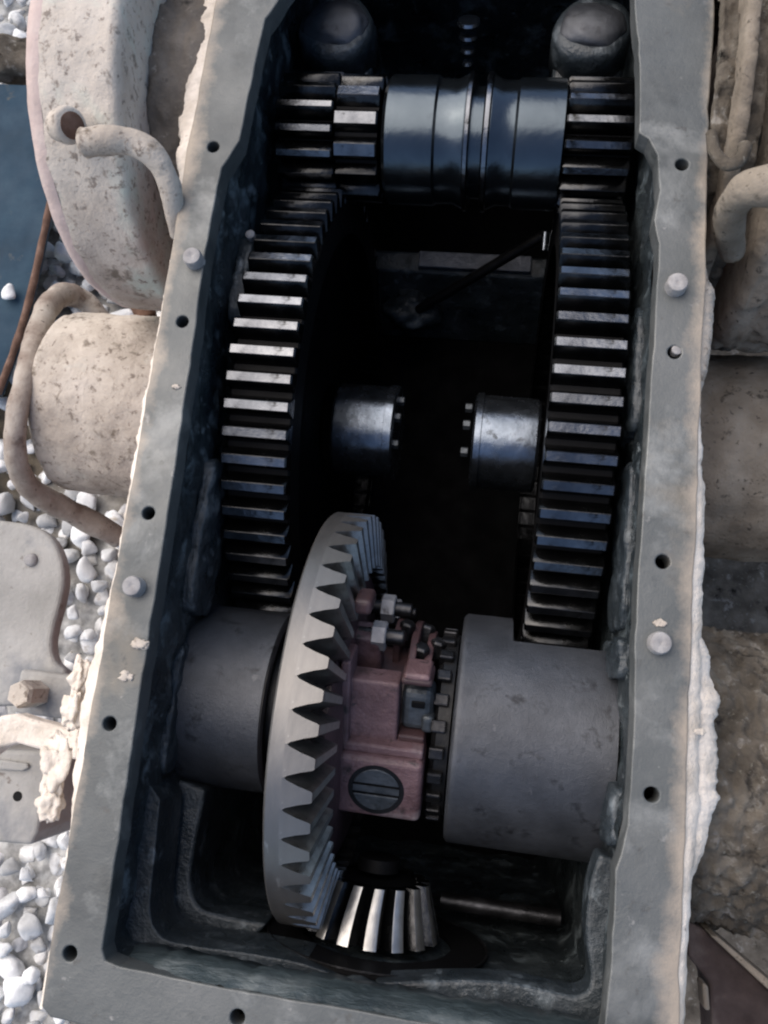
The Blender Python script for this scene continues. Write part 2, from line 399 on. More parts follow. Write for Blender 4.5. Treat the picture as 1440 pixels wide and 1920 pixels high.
def flange_plate():
    v2 = []; cons = []
    def loop(ps):
        o = len(v2); v2.extend(ps); n = len(ps); cons.extend([(o + i, o + (i + 1) % n) for i in range(n)])
    loop(inn); loop(out_)
    for c in HP: loop([c + Vector((math.cos(a), math.sin(a))) * .40 for a in [2 * PI * k / 20 for k in range(20)]])
    for y in range(-27, 52, 1):                     # points inside the bars so that the top can be slightly uneven
        for x in (-15.6, -14.9, 14.9, 15.7):
            p = Vector((x + .1 * random.random(), y + .2 * random.random()))
            if all((p - c).length > .6 for c in HP): v2.append(p)
    r = delaunay_2d_cdt(v2, cons, [], 0, 1e-5)
    vs, fs = r[0], r[2]
    inp = [(p.x, p.y) for p in inn]; outp = [(p.x, p.y) for p in out_]
    keep = []
    for f in fs:
        c = sum((vs[i] for i in f), Vector((0, 0))) / len(f)
        if inside(c, inp) or not inside(c, outp): continue
        if any((c - h).length < .40 for h in HP): continue
        keep.append(tuple(f))
    b = B(); n = len(vs)
    top = [(p.x, p.y, .03 * noise.noise(Vector((p.x, p.y, 0)) * .5)) for p in vs]
    bot = [(p.x, p.y, -1.6) for p in vs]
    ed = {}
    for f in keep:
        for i in range(len(f)):
            a, c = f[i], f[(i + 1) % len(f)]; ed[(a, c)] = ed.get((a, c), 0) + 1
    side = [(a, c, c + n, a + n) for (a, c) in ed if (c, a) not in ed]
    return b.add(top + bot, keep + [tuple(i + n for i in f[::-1]) for f in keep] + side)
fl = flange_plate().build('rim_flange', 'flange', H, bevel=.09, seg=2)

def strip_wall(loop, zs, offs, amp, seed, closed=True):
    """wall that hangs from a loop; offs move it outward (along the local normal) at each height"""
    b = B(); n = len(loop); vs = []
    for z, of in zip(zs, offs):
        for i, p in enumerate(loop):
            t = (loop[(i + 1) % n] - loop[i - 1]); nn = Vector((t.y, -t.x)).normalized()
            q = p + nn * (of + amp * noise.fractal(Vector((p.x, p.y, z + seed)) * .45, .8, 2, 4))
            vs.append((q.x, q.y, z))
    fs = [(r * n + i, r * n + (i + 1) % n, (r + 1) * n + (i + 1) % n, (r + 1) * n + i) for r in range(len(zs) - 1) for i in range(n)]
    return b.add(vs, fs)
# cavity wall below the rim (far end opens back into the closed part of the casting)
cav = [Vector(p) for p in dens([(-13.7, -25.0), (-13.2, -25.7), (-7, -25.85), (8, -25.85), (12.9, -25.8), (13.7, -25.2), (13.9, -17), (14.1, -12), (13.9, 2), (13.95, 18), (13.95, 55), (12, 57), (-12, 57), (-14.3, 55), (-14.35, 16), (-14.0, 8), (-13.9, 0), (-13.8, -11)], .5)]
zz = [-1.5 - .4 * k for k in range(24)] + [-12, -16, -22, -30, -38, -46]
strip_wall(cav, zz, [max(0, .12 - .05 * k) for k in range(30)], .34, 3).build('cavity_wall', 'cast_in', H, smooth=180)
strip_wall([wob(Vector(p), .1) for p in dens([(-16.2, -28.2), (14, -29.3), (16.6, -28.8), (16.5, 60), (-16.4, 60)], 3)], [-1.55, -4, -10, -20, -46], [0, -.3, -.3, -.3, -.3], .3, 12).build('outer_wall', 'red', H, smooth=40)
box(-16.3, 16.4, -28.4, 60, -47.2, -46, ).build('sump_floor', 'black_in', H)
box(-16.2, 16.2, 52.95, 62, -1.5, -.1).build('roof_plate', 'flange', H, bevel=.1)
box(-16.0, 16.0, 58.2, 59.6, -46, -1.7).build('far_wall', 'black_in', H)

# sloping smeared edge along the near end of the opening
b = B(); vs = []; nseg = 60
for i in range(nseg + 1):
    x = -12.4 + 25.2 * i / nseg
    for (y, z) in ((-25.86, -.12), (-25.45, -.55), (-25.1, -1.5), (-25.2, -2.6), (-25.9, -3.0)):
        tp = max(0, 1 - (x + 12.4) / 3.5); y2 = y; z -= 1.1 * tp; y -= .35 * tp
        vs.append((x, y + .16 * noise.fractal(Vector((x * 1.3, y2, z)), .8, 2, 4), z + .25 * noise.fractal(Vector((x * .8, y + 4, z)), .8, 2, 3)))
b.add(vs, [(i * 5 + k, i * 5 + k + 1, i * 5 + 5 + k + 1, i * 5 + 5 + k) for i in range(nseg) for k in range(4)])
b.build('smeared_inner_edge', 'chamfer', H, smooth=180)

def ledge(pxs, z, h, wall_pts, name, m):
    con = [U(x, y, z).to_2d() for x, y in pxs]
    con = [p.to_2d() for p in smooth_path([(c.x, c.y, 0) for c in con], 5)]
    poly = [tuple(p) for p in con] + wall_pts
    return prism(poly, z - h, z).build(name, m, H, bevel=.35, seg=3)
ledge([(300, 1500), (290, 1600), (281, 1700), (292, 1745), (330, 1768), (480, 1790), (570, 1808), (640, 1832)], -4.2, 4.0, [(-1.5, -26.2), (-14.1, -26.2), (-14.2, -16.5)], 'corner_ledge', 'ledge')
ledge([(385, 1480), (362, 1600), (357, 1660), (372, 1700), (410, 1715), (500, 1733)], -9.0, 30, [(-7.2, -26.3), (-14.3, -26.3), (-14.3, -17.0)], 'corner_ledge', 'ledge')
ledge([(700, 1843), (860, 1838), (960, 1843), (1040, 1860), (1085, 1866), (1108, 1838), (1098, 1750), (1106, 1660), (1124, 1600)], -3.6, 2.2, [(14.2, -17.3), (14.2, -26.3), (1.5, -26.3)], 'corner_ledge', 'ledge')
# pads, ribs and bosses cast on the walls
def pad(x0, x1, y0, y1, z0, z1, m='ledge', name='wall_pad', bev=.3):
    bm = bmesh.new(); bmesh.ops.create_icosphere(bm, subdivisions=5, radius=1); bm.verts.index_update()
    c_ = Vector(((x0 + x1) / 2, (y0 + y1) / 2, (z0 + z1) / 2)); h_ = Vector((x1 - x0, y1 - y0, z1 - z0)) / 2
    vs = []
    for v in bm.verts:
        p = v.co; k = (abs(p.x) ** 5 + abs(p.y) ** 5 + abs(p.z) ** 5) ** -.2
        q = Vector((p.x * k * h_.x, p.y * k * h_.y, p.z * k * h_.z)) + c_
        q += p * .22 * noise.fractal(q * .7, .8, 2, 4); vs.append(q)
    fs = [tuple(v.index for v in f.verts) for f in bm.faces]; bm.free()
    return B().add(vs, fs).build(name, m, H, smooth=180)
pad(-14.2, -13.0, -6.2, 4.2, -9, -4.6)
pad(-14.4, -12.9, 14.2, 21.0, -11, -5.0)
pad(-14.3, -13.4, -16.5, -8.3, -8, -5.4)
pad(13.5, 14.3, -4.4, 6.2, -9, -3.6)
pad(13.2, 14.4, -7.4, -4.9, -9, -2.6)
pad(13.35, 14.5, -16.5, -13.2, -7, -2.2)
pad(13.35, 14.5, 8.0, 16.5, -9, -3.4)
o = lathe((-13.3, 20.6, -5.2), (0, 0, 1), [(0, .34), (.5, .34), (.62, .2)], 14).build('small_bolt', 'stud', H, smooth=40)
# cross web deep in the casting, behind the big gears
xprism([(31.5, -46), (33.5, -41), (35.6, -37.2), (37.9, -36.8), (37.9, -46)], -13.8, 13.8).build('cross_web', 'ledge', H, bevel=.4, seg=3)
box(-5.2, 7.2, 35.9, 37.8, -36.9, -36.4).build('web_top', 'deep', H, bevel=.15)
blob((-6.0, 32.6, -39.8), (3.0, 2.2, 1.6), 4, .5, .6, 4).build('casting_lump', 'ledge', H, smooth=180)
# bearing retainer on the near wall round the bevel pinion
lathe((.5, -25.75, -11.6), (0, 1, 0), [(0, 7.2), (.2, 7.2), (.28, 7.1), (.28, 4.9), (0, 4.9)], 72, caps=False).build('bearing_retainer', 'root', H, smooth=35)
lathe((.5, -25.42, -11.6), (0, 1, 0), [(0, 7.14), (.04, 7.18), (.04, 7.26), (-.06, 7.26), (-.06, 7.14)], 90, caps=False).build('retainer_edge', 'dog', H, smooth=35)
# pale, broken casting edge outside the machined rim
def lip(pts_y, x_in, wid, zt, side, name, m='lip', seed=0, drop=3.5):
    b = B(); vs = []; NS = 220; ys = [pts_y[0] + (pts_y[1] - pts_y[0]) * i / NS for i in range(NS + 1)]
    for y in ys:
        xi = x_in(y); wd = wid(y) * (1 + .2 * noise.fractal(Vector((y * .7, seed, 0)), .9, 2, 4))
        for (f, z) in ((0, zt), (.35, zt - .12), (.8, zt - .55), (1., zt - 1.3), (.85, zt - 2.4), (.2, zt - drop)):
            q = Vector((xi + side * wd * f, y, z))
            k = noise.fractal(q * 1.6 + Vector((0, 0, seed)), .8, 2, 5)
            vs.append((q.x + side * .05 * k, q.y, q.z + (.08 * k if f > 0 else .02 * k)))
    n = 6
    b.add(vs, [(i * n + k, i * n + k + 1, i * n + n + k + 1, i * n + n + k) for i in range(NS) for k in range(n - 1)])
    return b.build(name, m, H, smooth=180)
def lerp_tab(tab):
    def f(y):
        for (a, va), (c, vc) in zip(tab, tab[1:]):
            if a <= y <= c: return va + (vc - va) * (y - a) / (c - a)
        return tab[0][1] if y < tab[0][0] else tab[-1][1]
    return f
xo = lambda side: (lerp_tab([(-29, 16.9), (-18, 16.85), (-8, 16.75), (4, 16.7), (18, 16.6), (45, 16.45)]) if side > 0 else lerp_tab([(-29, -16.15), (-14, -16.4), (0, -16.35), (14, -16.55), (24, -16.75), (45, -16.55)]))
lip((-28.5, 16), xo(-1), lerp_tab([(-28.5, .5), (-20, .35), (-17, .75), (-12, 1.3), (-9, .9), (-4, .55), (4, .7), (10, .5), (16, .3)]), -.15, -1, 'cast_edge', seed=2)
lip((21, 40), xo(-1), lerp_tab([(21, .3), (24, 1.3), (30, 1.7), (40, 1.5)]), -.1, -1, 'cast_edge', seed=5)
lip((-29, 9), xo(1), lerp_tab([(-29, .6), (-21, .65), (-17, .8), (-14, 1.1), (-7, 1.0), (-5, .9), (3, .8), (9, .2)]), -.15, 1, 'cast_edge', seed=8)
lip((-17.5, -4.2), lambda y: xo(1)(y) + .6, lerp_tab([(-17.5, .2), (-15.8, 1.0), (-13, 1.6), (-8, 1.45), (-5.5, .9), (-4.2, .2)]), -.8, 1, 'cast_edge', seed=31, drop=6)
lip((9.5, 18), xo(1), lerp_tab([(9.5, .3), (12, .9), (16, 1.0), (18, .2)]), -.3, 1, 'cast_edge', m='dust', seed=11)
# studs
for k, (x, y) in enumerate([(358, 478), (245, 1098), (1272, 527), (1240, 1205)]):
    p = U(x, y, .8)
    lathe((p.x, p.y, -.2), (0, 0, 1), [(0, .62), (.75, .62), (.93, .55), (.98, .42), (.95, .12), (.9, .02)], 24).build('stud', 'stud', H, smooth=35)

for k, (x, y, r) in enumerate(((262, 1207, .42), (237, 1268, .34), (330, 725, .2), (1238, 1168, .26), (1313, 1372, .22))):
    q = U(x, y, .04)
    blob((q.x, q.y, .035), (r * 1.25, r * .75, .05), 3, .7, .35, k + 40).build('dust_fleck', 'dust', H, smooth=180)
q = U(1268, 656, -.1)
lathe((q.x + .05, q.y + .05, -.6), (0, 0, 1), [(0, .32), (.5, .32), (.55, .25)], 16).build('broken_stud', 'stud', H, smooth=40)

# ------------------------------------------------------------------ spur gears
def tooth_profile(p, h, wr, wm, wt):
    return [(-wr * p / 2, -h - .15), (-wr * p / 2, -h), (-wm * p / 2, -h * .45), (-wt * p / 2, -.04), (-wt * p / 2 + .05, 0),
            (wt * p / 2 - .05, 0), (wt * p / 2, -.04), (wm * p / 2, -h * .45), (wr * p / 2, -h), (wr * p / 2, -h - .15)]
def spur_tooth(R_, n, x0, x1, h, wr=.74, wm=.54, wt=.36, ch=.12):
    p = 2 * PI * R_ / n; pr = tooth_profile(p, h, wr, wm, wt); b = B(); m = len(pr); vs = []
    for (x, k) in ((x0, 1), (x0 + ch, 0), (x1 - ch, 0), (x1, 1)):
        for (t, r) in pr:
            vs.append((x, t * (1 - .06 * k), R_ + r - (.1 * k if r > -h else 0)))
    fs = [(r * m + i, r * m + (i + 1) % m, (r + 1) * m + (i + 1) % m, (r + 1) * m + i) for r in range(3) for i in range(m)]
    fs += [tuple(range(m))[::-1], tuple(3 * m + i for i in range(m))]
    return b.add(vs, fs)
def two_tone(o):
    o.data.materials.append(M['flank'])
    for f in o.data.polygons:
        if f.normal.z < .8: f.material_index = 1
def add_teeth(parent, name, mesh_b, m, n, a0, parent_loc, skip=None):
    o = mesh_b.build(name, m, smooth=30); o.parent = parent; two_tone(o)
    ang = [a0 + 2 * PI * k / n for k in range(n)]
    if skip: ang = [a for a in ang if not skip(a)]
    return copies(o, ang, 'X')

def bull_gear(label, y0, z0, x0, x1, a_ref, hub, side):
    R_, n, h = 20.5, 70, 1.15
    g = thing('spur_gear', label, 'gear', ((x0 + x1) / 2, y0, z0), 'pair of large spur gears')
    c = (0, y0, z0)
    rr = R_ - h
    lathe(c, (1, 0, 0), [(x0 + .05, rr - 2.6), (x0 + .05, rr - .15), (x0 + .18, rr), (x1 - .18, rr), (x1 - .05, rr - .15), (x1 - .05, rr - 2.6)], 140, caps=False).add([], []).build('gear_rim', 'root', g, smooth=40)
    xm = (x0 + x1) / 2
    lathe(c, (1, 0, 0), [(xm - .7, rr - 2.4), (xm - .7, 4), (xm + .7, 4), (xm + .7, rr - 2.4)], 96, caps=False).build('gear_web', 'black_in', g, smooth=40)
    hx0, hx1 = hub
    lathe(c, (1, 0, 0), [(hx0, 3.2), (hx0 + .05, 3.9), (hx0 + .3, 4.1), (hx1 - .9, 4.1), (hx1 - .85, 4.25), (hx1 - .2, 4.25), (hx1, 4.05), (hx1, 3.0)] if side > 0 else
          [(hx0, 3.0), (hx0, 4.05), (hx0 + .2, 4.3), (hx0 + .7, 4.3), (hx0 + .75, 4.1), (hx1 - .3, 4.1), (hx1 - .05, 3.9), (hx1, 3.2)], 64).build('hub', 'hub', g, smooth=35)
    e = hx1 if side > 0 else hx0
    for a in (35, 80, 125):
        q = Vector((e + side * .35, y0 + 3.0 * math.cos(math.radians(a)), z0 + 3.0 * math.sin(math.radians(a))))
        lathe(q - Vector((.5, 0, 0)), (1, 0, 0), [(0, .42), (.55, .42), (.62, .3)], 6).build('hub_bolt', 'screw', g)
    tb = spur_tooth(R_, n, x0, x1, h); tb.v = [Vector((v.x - (x0 + x1) / 2, v.y, v.z)) for v in tb.v]
    # the tooth stands on top (+z); a_ref is the angle from +y towards +z of one tooth
    add_teeth(g, 'tooth', tb, 'steel', n, a_ref - PI / 2, c)
    return g
bull_gear('large oily spur gear on the left side of the cavity, beside the dark left wall', 12.5, -23.4, -12.85, -8.3, .913, (-9.0, -3.5), 1)
bull_gear('large oily spur gear on the right side of the cavity, above the wide right drum', 12.2, -23.0, 8.35, 12.9, 1.26, (3.2, 8.8), -1)

# ------------------------------------------------------------------ pinion shaft across the far end
PY, PZ = 32.2, -10.0
ps = thing('pinion_shaft', 'dark cross shaft at the far end with grooved sleeve between two small pinions', 'shaft', (0, PY, PZ))
c = (0, PY, PZ)
lathe(c, (1, 0, 0), [(-5.2, 3.4), (-5.2, 4.3), (-4.9, 4.65), (-1.4, 4.65), (-1.2, 4.45), (.1, 4.45), (.75, 4.75), (.85, 4.75)], 96).build('sleeve', 'drum_dark', ps, smooth=35)
lathe(c, (1, 0, 0), [(2.75, 4.75), (2.8, 4.75), (3.4, 4.45), (4.5, 4.45), (4.7, 4.65), (8.0, 4.65), (8.1, 4.4), (8.1, 3.4)], 96).build('sleeve', 'drum_dark', ps, smooth=35)
lathe(c, (1, 0, 0), [(.85, 3.5), (.85, 4.75), (.95, 4.95), (1.2, 4.95), (1.3, 4.75), (1.3, 3.5)], 96).build('collar', 'steel', ps, smooth=35)
lathe(c, (1, 0, 0), [(2.2, 3.5), (2.2, 4.75), (2.33, 4.98), (2.63, 4.98), (2.75, 4.75), (2.75, 3.5)], 96).build('collar', 'steel', ps, smooth=35)
lathe(c, (1, 0, 0), [(1.3, 4.0), (2.2, 4.0)], 72).build('groove_ring', 'drum_dark', ps, smooth=35)
def small_pinion(x0, x1, R_, n, h, a0, wt, m='steel'):
    pin = lathe(c, (1, 0, 0), [(x0 + .05, R_ - h), (x1 - .05, R_ - h)], 64).build('pinion', 'root', ps, smooth=40)
    tb = spur_tooth(R_, n, x0, x1, h, wr=.72, wm=.55, wt=wt)
    o = tb.build('tooth', m, smooth=30); o.parent = pin; two_tone(o)
    copies(o, [a0 + 2 * PI * k / n for k in range(n)], 'X')
small_pinion(-13.2, -8.85, 4.75, 17, 1.15, .1, .30)
small_pinion(-8.8, -5.5, 4.6, 13, .7, .29, .42)
small_pinion(8.15, 12.9, 4.75, 17, 1.15, .22, .32)

# bearing caps at the far end
for (px, py, lab, rx) in ((622, 8, 'rounded shiny bearing block at the far end above the left small gear', 2.6), (1120, 10, 'rounded shiny bearing block at the far end above the right small gear', 2.5)):
    p = U(px, py, -6)
    t = thing('bearing_block', lab, 'bearing block', (p.x, p.y, -14), 'pair of bearing blocks at the far end')
    lathe((p.x, p.y, -12), (0, 0, 1), [(0, rx + .5), (3.4, rx + .45), (4.0, rx + .2), (4.2, rx - .3)], 40, nz=.25).build('cap_body', 'ledge', t, smooth=180)
    blob((p.x, p.y, -8.0), (rx, rx * .8, 1.0), 4, .16, .6, px).build('cap_dome', 'drum', t, smooth=180)
    xprism([(p.y - 3.4, -15), (p.y - 3.4, -12.2), (p.y - 2.6, -10.6), (p.y + 2.5, -10.2), (p.y + 2.5, -15)], p.x - 2.7, p.x + 2.7).build('saddle', 'ledge', t, bevel=.5, seg=3)
# stacked washers / cone in the dark far centre
p = U(879, 48, -13)
t = thing('spring_stack', 'tiny dark tapered spring in the black far end of the cavity', 'spring', (p.x, p.y, -16))
for k in range(4):
    lathe((p.x, p.y - .55 * k, -13 - .9 * k), (0, .4, 1), [(0, .9 - .17 * k), (.22, 1.0 - .17 * k), (.45, .9 - .17 * k)], 24).build('coil', 'hub', t, smooth=40)
# black bar in place of a diagonal shadow edge deep inside
a_ = U(1022, 440, -30); d_ = U(735, 610, -41)
tag(tube([a_, a_.lerp(d_, .5), d_], .55, 12, sm=2).build('shadow_edge_bar', 'body', smooth=40, loc=d_), 'thin black bar added for a diagonal shadow edge deep between the two big gears', 'rod')
q = U(1021, 455, -29)
tag(lathe((q.x, q.y - .9, q.z), (0, 1, .2), [(0, .35), (1.8, .35)], 12).build('pin', 'hub', smooth=40, loc=q), 'short pale pin standing beside the right spur gear deep inside', 'pin')

# ------------------------------------------------------------------ differential with ring gear
DY, DZ = -11.4, -11.5
D = thing('differential', 'differential with big toothed steel ring gear bolted to a pink carrier', 'differential', (0, DY, DZ))
RN, RR = 48, 13.7
XV, XT = -4.2, -3.42                           # tooth valley and tip at the heel
def xv(r): return XV + (RR - r) * .27
ring = lathe((0, DY, DZ), (1, 0, 0), [(-5.25, 9.6), (-5.25, RR - .12), (-5.13, RR), (XV - .02, RR)], 192, caps=False).build('ring_gear', 'rim', D, smooth=30, loc=(0, DY, DZ))
lathe((0, DY, DZ), (1, 0, 0), [(XV - .02, RR - .005), (xv(RR - .6) - .02, RR - .6), (xv(10.1) - .02, 10.1), (xv(10.1) - .5, 9.6), (-5.25, 9.62)], 192, caps=False).build('tooth_root', 'flank', ring, smooth=30)
def bevel_tooth():
    b = B(); vs = []; rs = (RR, RR - .9, RR - 1.8, RR - 2.7, RR - 3.5)
    for i, r in enumerate(rs):
        k = r / RR; p = 2 * PI * r / RN; h = 1.6 * k; tw = .02 * (RR - r)
        x0 = xv(r) - .12
        for (t, x) in ((-.5, x0), (-.5, xv(r)), (-.43, xv(r) + h * .1), (-.29, xv(r) + h * .52), (-.19, xv(r) + h * .93), (-.15, xv(r) + h), (.15, xv(r) + h), (.19, xv(r) + h * .93), (.29, xv(r) + h * .52), (.43, xv(r) + h * .1), (.5, xv(r)), (.5, x0)):
            vs.append((x, t * p + tw, r))
    m = 12
    fs = [(r * m + i, r * m + (i + 1) % m, (r + 1) * m + (i + 1) % m, (r + 1) * m + i) for r in range(4) for i in range(m)]
    fs += [tuple(range(m))[::-1], tuple(4 * m + i for i in range(m))]
    return b.add(vs, fs)
o = bevel_tooth().build('tooth', 'steel_worn', smooth=25); o.parent = ring
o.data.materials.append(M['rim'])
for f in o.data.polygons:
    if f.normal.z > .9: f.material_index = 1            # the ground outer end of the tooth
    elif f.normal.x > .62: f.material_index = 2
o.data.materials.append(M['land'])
copies(o, [.762 + PI / RN - PI / 2 + 2 * PI * k / RN for k in range(RN)], 'X')

# carrier casting
def ang_prism(sides, r, x0, x1, a0=0.):
    return xprism([(DY + r * math.cos(a0 + 2 * PI * k / sides), DZ + r * math.sin(a0 + 2 * PI * k / sides)) for k in range(sides)], x0, x1)
lathe((0, DY, DZ), (1, 0, 0), [(-3.6, 4), (-3.6, 9.7), (-2.9, 9.7), (-2.5, 8.6), (-2.3, 7.2), (-2.3, 4)], 64, caps=False).build('carrier_flange', 'pink_dark', D, smooth=35)
lathe((0, DY, DZ), (1, 0, 0), [(-2.6, 4.7), (2.6, 4.7)], 48).build('carrier_core', 'pink_dark', D, smooth=40)
def rot_box(x0, x1, t0, t1, r0, r1, ang, bev=.25):
    """a block on the carrier: t along the tangent, r along the radius, ang from the top towards -y"""
    ca, sa = math.cos(ang), math.sin(ang); b = B()
    vs = []
    for r in (r0, r1):
        for t in (t0, t1):
            for x in (x0, x1):
                vs.append((x, DY - sa * r - ca * t, DZ + ca * r - sa * t))
    return b.add(vs, [(0, 1, 3, 2), (4, 6, 7, 5), (0, 4, 5, 1), (2, 3, 7, 6), (0, 2, 6, 4), (1, 5, 7, 3)])
A1 = math.radians(30)
rot_box(-2.6, 2.75, -1.3, 2.95, 4, 7.0, A1).build('screw_boss', 'pink', D, bevel=.4, seg=4)
rot_box(-2.6, -2.0, -7.4, -1.2, 4, 6.4, A1).build('carrier_rib', 'pink', D, bevel=.15, seg=2)
rot_box(-2.2, .9, -5.9, -1.2, 4, 5.75, A1).build('carrier_web', 'pink', D, bevel=.2, seg=3)
rot_box(-2.4, 2.65, -1.9, -1.25, 4, 6.45, A1).build('carrier_rib', 'pink', D, bevel=.15, seg=2)
rot_box(.95, 2.6, -2.3, -1.85, 4, 5.6, A1).build('carrier_web', 'pink_dark', D, bevel=.12)
rot_box(-2.6, -.75, -.85, .85, 4.5, 7.95, math.radians(-43)).build('bolt_lug', 'pink', D, bevel=.3, seg=3)
rot_box(-1.9, -.75, .75, 1.7, 4.5, 7.3, math.radians(-30)).build('carrier_step', 'screw', D, bevel=.3, seg=3)
# grey spider piece seen through the carrier window
b = rot_box(1.0, 3.0, -5.2, -2.3, 3, 5.0, A1); b.build('side_gear', 'screw', D, bevel=.5, seg=3)
rot_box(1.6, 2.5, -4.5, -3.95, 4.4, 5.06, A1).build('side_gear_notch', 'root', D, bevel=.12)
rot_box(2.3, 3.1, -3.6, -2.4, 4.0, 5.3, A1).build('side_gear_tooth', 'screw', D, bevel=.3, seg=3)
rot_box(1.0, 2.9, -6.6, -6.1, 4, 6.1, A1).build('carrier_bridge', 'pink_dark', D, bevel=.2)
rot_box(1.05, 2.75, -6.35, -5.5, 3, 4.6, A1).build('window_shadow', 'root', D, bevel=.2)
rot_box(1.15, 2.75, -6.9, -6.45, 4, 6.15, A1).build('window_lip', 'pink', D, bevel=.22, seg=3)
def arc_piece(x0, x1, r0, r1, a0, a1, n=16):
    b = B(); vs = []
    for k in range(n + 1):
        a = math.radians(a0 + (a1 - a0) * k / n)
        for (x, r) in ((x0, r0), (x1, r0), (x1, r1), (x0, r1)):
            vs.append((x, DY + r * math.cos(a), DZ + r * math.sin(a)))
    fs = [(k * 4 + i, k * 4 + (i + 1) % 4, k * 4 + 4 + (i + 1) % 4, k * 4 + 4 + i) for k in range(n) for i in range(4)]
    return b.add(vs, fs + [(0, 1, 2, 3), (n * 4 + 3, n * 4 + 2, n * 4 + 1, n * 4)])
arc_piece(1.0, 1.5, 4.5, 6.7, -40, 62).build('carrier_arc', 'pink_dark', D, bevel=.1)
arc_piece(2.0, 2.5, 4.5, 6.1, -40, 66).build('carrier_arc', 'pink_dark', D, bevel=.1)
arc_piece(-.2, .25, 4.5, 6.9, -30, 40).build('carrier_arc', 'pink_dark', D, bevel=.1)
for (xx, aa, rr_) in ((1.75, 44, 6.3), (2.75, 33, 6.0), (.6, 30, 6.9), (1.8, 14, 6.2)):
    a = math.radians(aa); q = Vector((xx, DY + rr_ * math.cos(a), DZ + rr_ * math.sin(a)))
    lathe(q, (.15, math.cos(a), math.sin(a)), [(-.8, .55), (.25, .55), (.4, .4)], 6).build('dark_bolt', 'dog', D, bevel=.05)
# slotted screw in the boss
nrm = Vector((0, -math.sin(A1), math.cos(A1))); tng = Vector((0, -math.cos(A1), -math.sin(A1)))
sc_c = Vector((-.05, DY, DZ)) + nrm * 6.99 + tng * .85
lathe(sc_c, nrm, [(-.3, 1.75), (.035, 1.75), (.035, 1.5), (-.3, 1.5)], 48, caps=False).build('screw_recess', 'body', D, smooth=35)
def half_disc(side):
    pts = []
    th0 = math.asin(.40 / 1.48)
    for k in range(19):
        a = th0 + (PI - 2 * th0) * k / 18
        pts.append((1.48 * math.cos(a), side * 1.48 * math.sin(a)))
    b = B(); n = len(pts); ex = Vector((1, 0, 0)); q = [sc_c + ex * p[0] + tng * p[1] for p in pts]
    b.add([v + nrm * -.3 for v in q] + [v + nrm * .07 for v in q], [tuple(range(n)), tuple(range(2 * n - 1, n - 1, -1))] + [(i, (i + 1) % n, n + (i + 1) % n, n + i) for i in range(n)])
    return b
scr = half_disc(-1).build('slotted_screw', 'screw', D, bevel=.06)
half_disc(1).build('slotted_screw', 'screw', D, bevel=.06)
lathe(sc_c, nrm, [(-.3, 1.52), (.012, 1.52)], 40).build('slot_dark_disc', 'root', D)  # black disc that gives the screw slots their shade as colour
b = B(); ex = Vector((1, 0, 0))
q = [sc_c + ex * sx * 1.44 + tng * ty + nrm * z for z in (-.3, .06) for ty in (-.24, .2) for sx in (-1, 1)]
b.add(q, [(0, 1, 3, 2), (4, 6, 7, 5), (0, 4, 5, 1), (2, 3, 7, 6), (0, 2, 6, 4), (1, 5, 7, 3)]).build('locking_tab', 'screw', D)
# bolts that hold the ring gear, round the carrier flange
def bolt_at(a, r=7.5):
    q = Vector((-2.3, DY + r * math.cos(a), DZ + r * math.sin(a)))
    bo = lathe(q, (1, 0, 0), [(0, .5), (2.9, .5), (3.0, .42)], 16).build('ring_bolt', 'dog', D, smooth=35)
    lathe(q + Vector((.9, 0, 0)), (1, 0, 0), [(0, .88), (.06, .95), (.85, .95), (.93, .85)], 6).build('nut', 'nut', bo)
for a in (47, 17, -14):
    bolt_at(math.radians(a))
rot_box(-2.3, -1.2, -10.6, -9.6, 2.5, 4.6, A1).build('bolt_lug', 'pink_dark', D, bevel=.3, seg=3)
# toothed locking ring between carrier and the right drum
dogs = lathe((0, DY, DZ), (1, 0, 0), [(3.0, 3.5), (3.0, 5.6), (3.3, 6.0), (4.1, 6.0), (4.1, 3.5)], 60, caps=False).build('locking_ring', 'body', D, smooth=35, loc=(0, DY, DZ))
b = box(2.95, 3.9, -.38, .38, 5.7, 6.4)
o = b.build('dog_tooth', 'dog', bevel=.12); o.parent = dogs
copies(o, [2 * PI * k / 24 for k in range(24)], 'X')

# ------------------------------------------------------------------ drums either side
def clear_bull(y0, z0, lim):
    def f(p, e, r):
        # pull the surface back where the big gear turns
        for _ in range(60):
            q = p + e * r
            if math.hypot(q.y - y0, q.z - z0) < lim: r -= .08
            else: break
        return r
    return f
t = thing('bearing_drum', 'wide smooth blue-grey drum to the right of the pink carrier', 'drum', (9, DY, DZ), 'pair of smooth drums beside the carrier')
cl0 = clear_bull(12.2, -23.0, 20.9)
def cl(p, e, r):
    if p.x < 7.6: return r
    if e.y > .05: r = min(r, 5.75 / e.y)          # flat cut beside the big gear
    return cl0(p, e, r)
prof = [(4.25, 5.2), (4.25, 7.3), (4.4, 7.5)] + [(4.5 + .25 * k, 7.55) for k in range(13)] + [(7.62 + .3 * k, 7.55) for k in range(22)]
lathe((0, DY, DZ), (1, 0, 0), prof, 240, rfun=cl, caps=False).build('drum_shell', 'drum', t, smooth=35)
lathe((0, DY, DZ), (1, 0, 0), [(4.3, 2.6), (4.3, 5.3), (5, 5.3), (5, 2.6)], 48, caps=False).build('drum_bore', 'body', t, smooth=35)
t = thing('bearing_drum', 'smooth blue-grey drum between the dark left wall and the ring gear', 'drum', (-10, DY, DZ), 'pair of smooth drums beside the carrier')
cl = clear_bull(12.5, -23.4, 20.9)
lathe((0, DY, DZ - .6), (1, 0, 0), [(-14 + .3 * k, 6.25) for k in range(21)] + [(-7.9, 6.1), (-7.8, 5.8)], 180, rfun=cl, caps=False).build('drum_shell', 'drum', t, smooth=35)
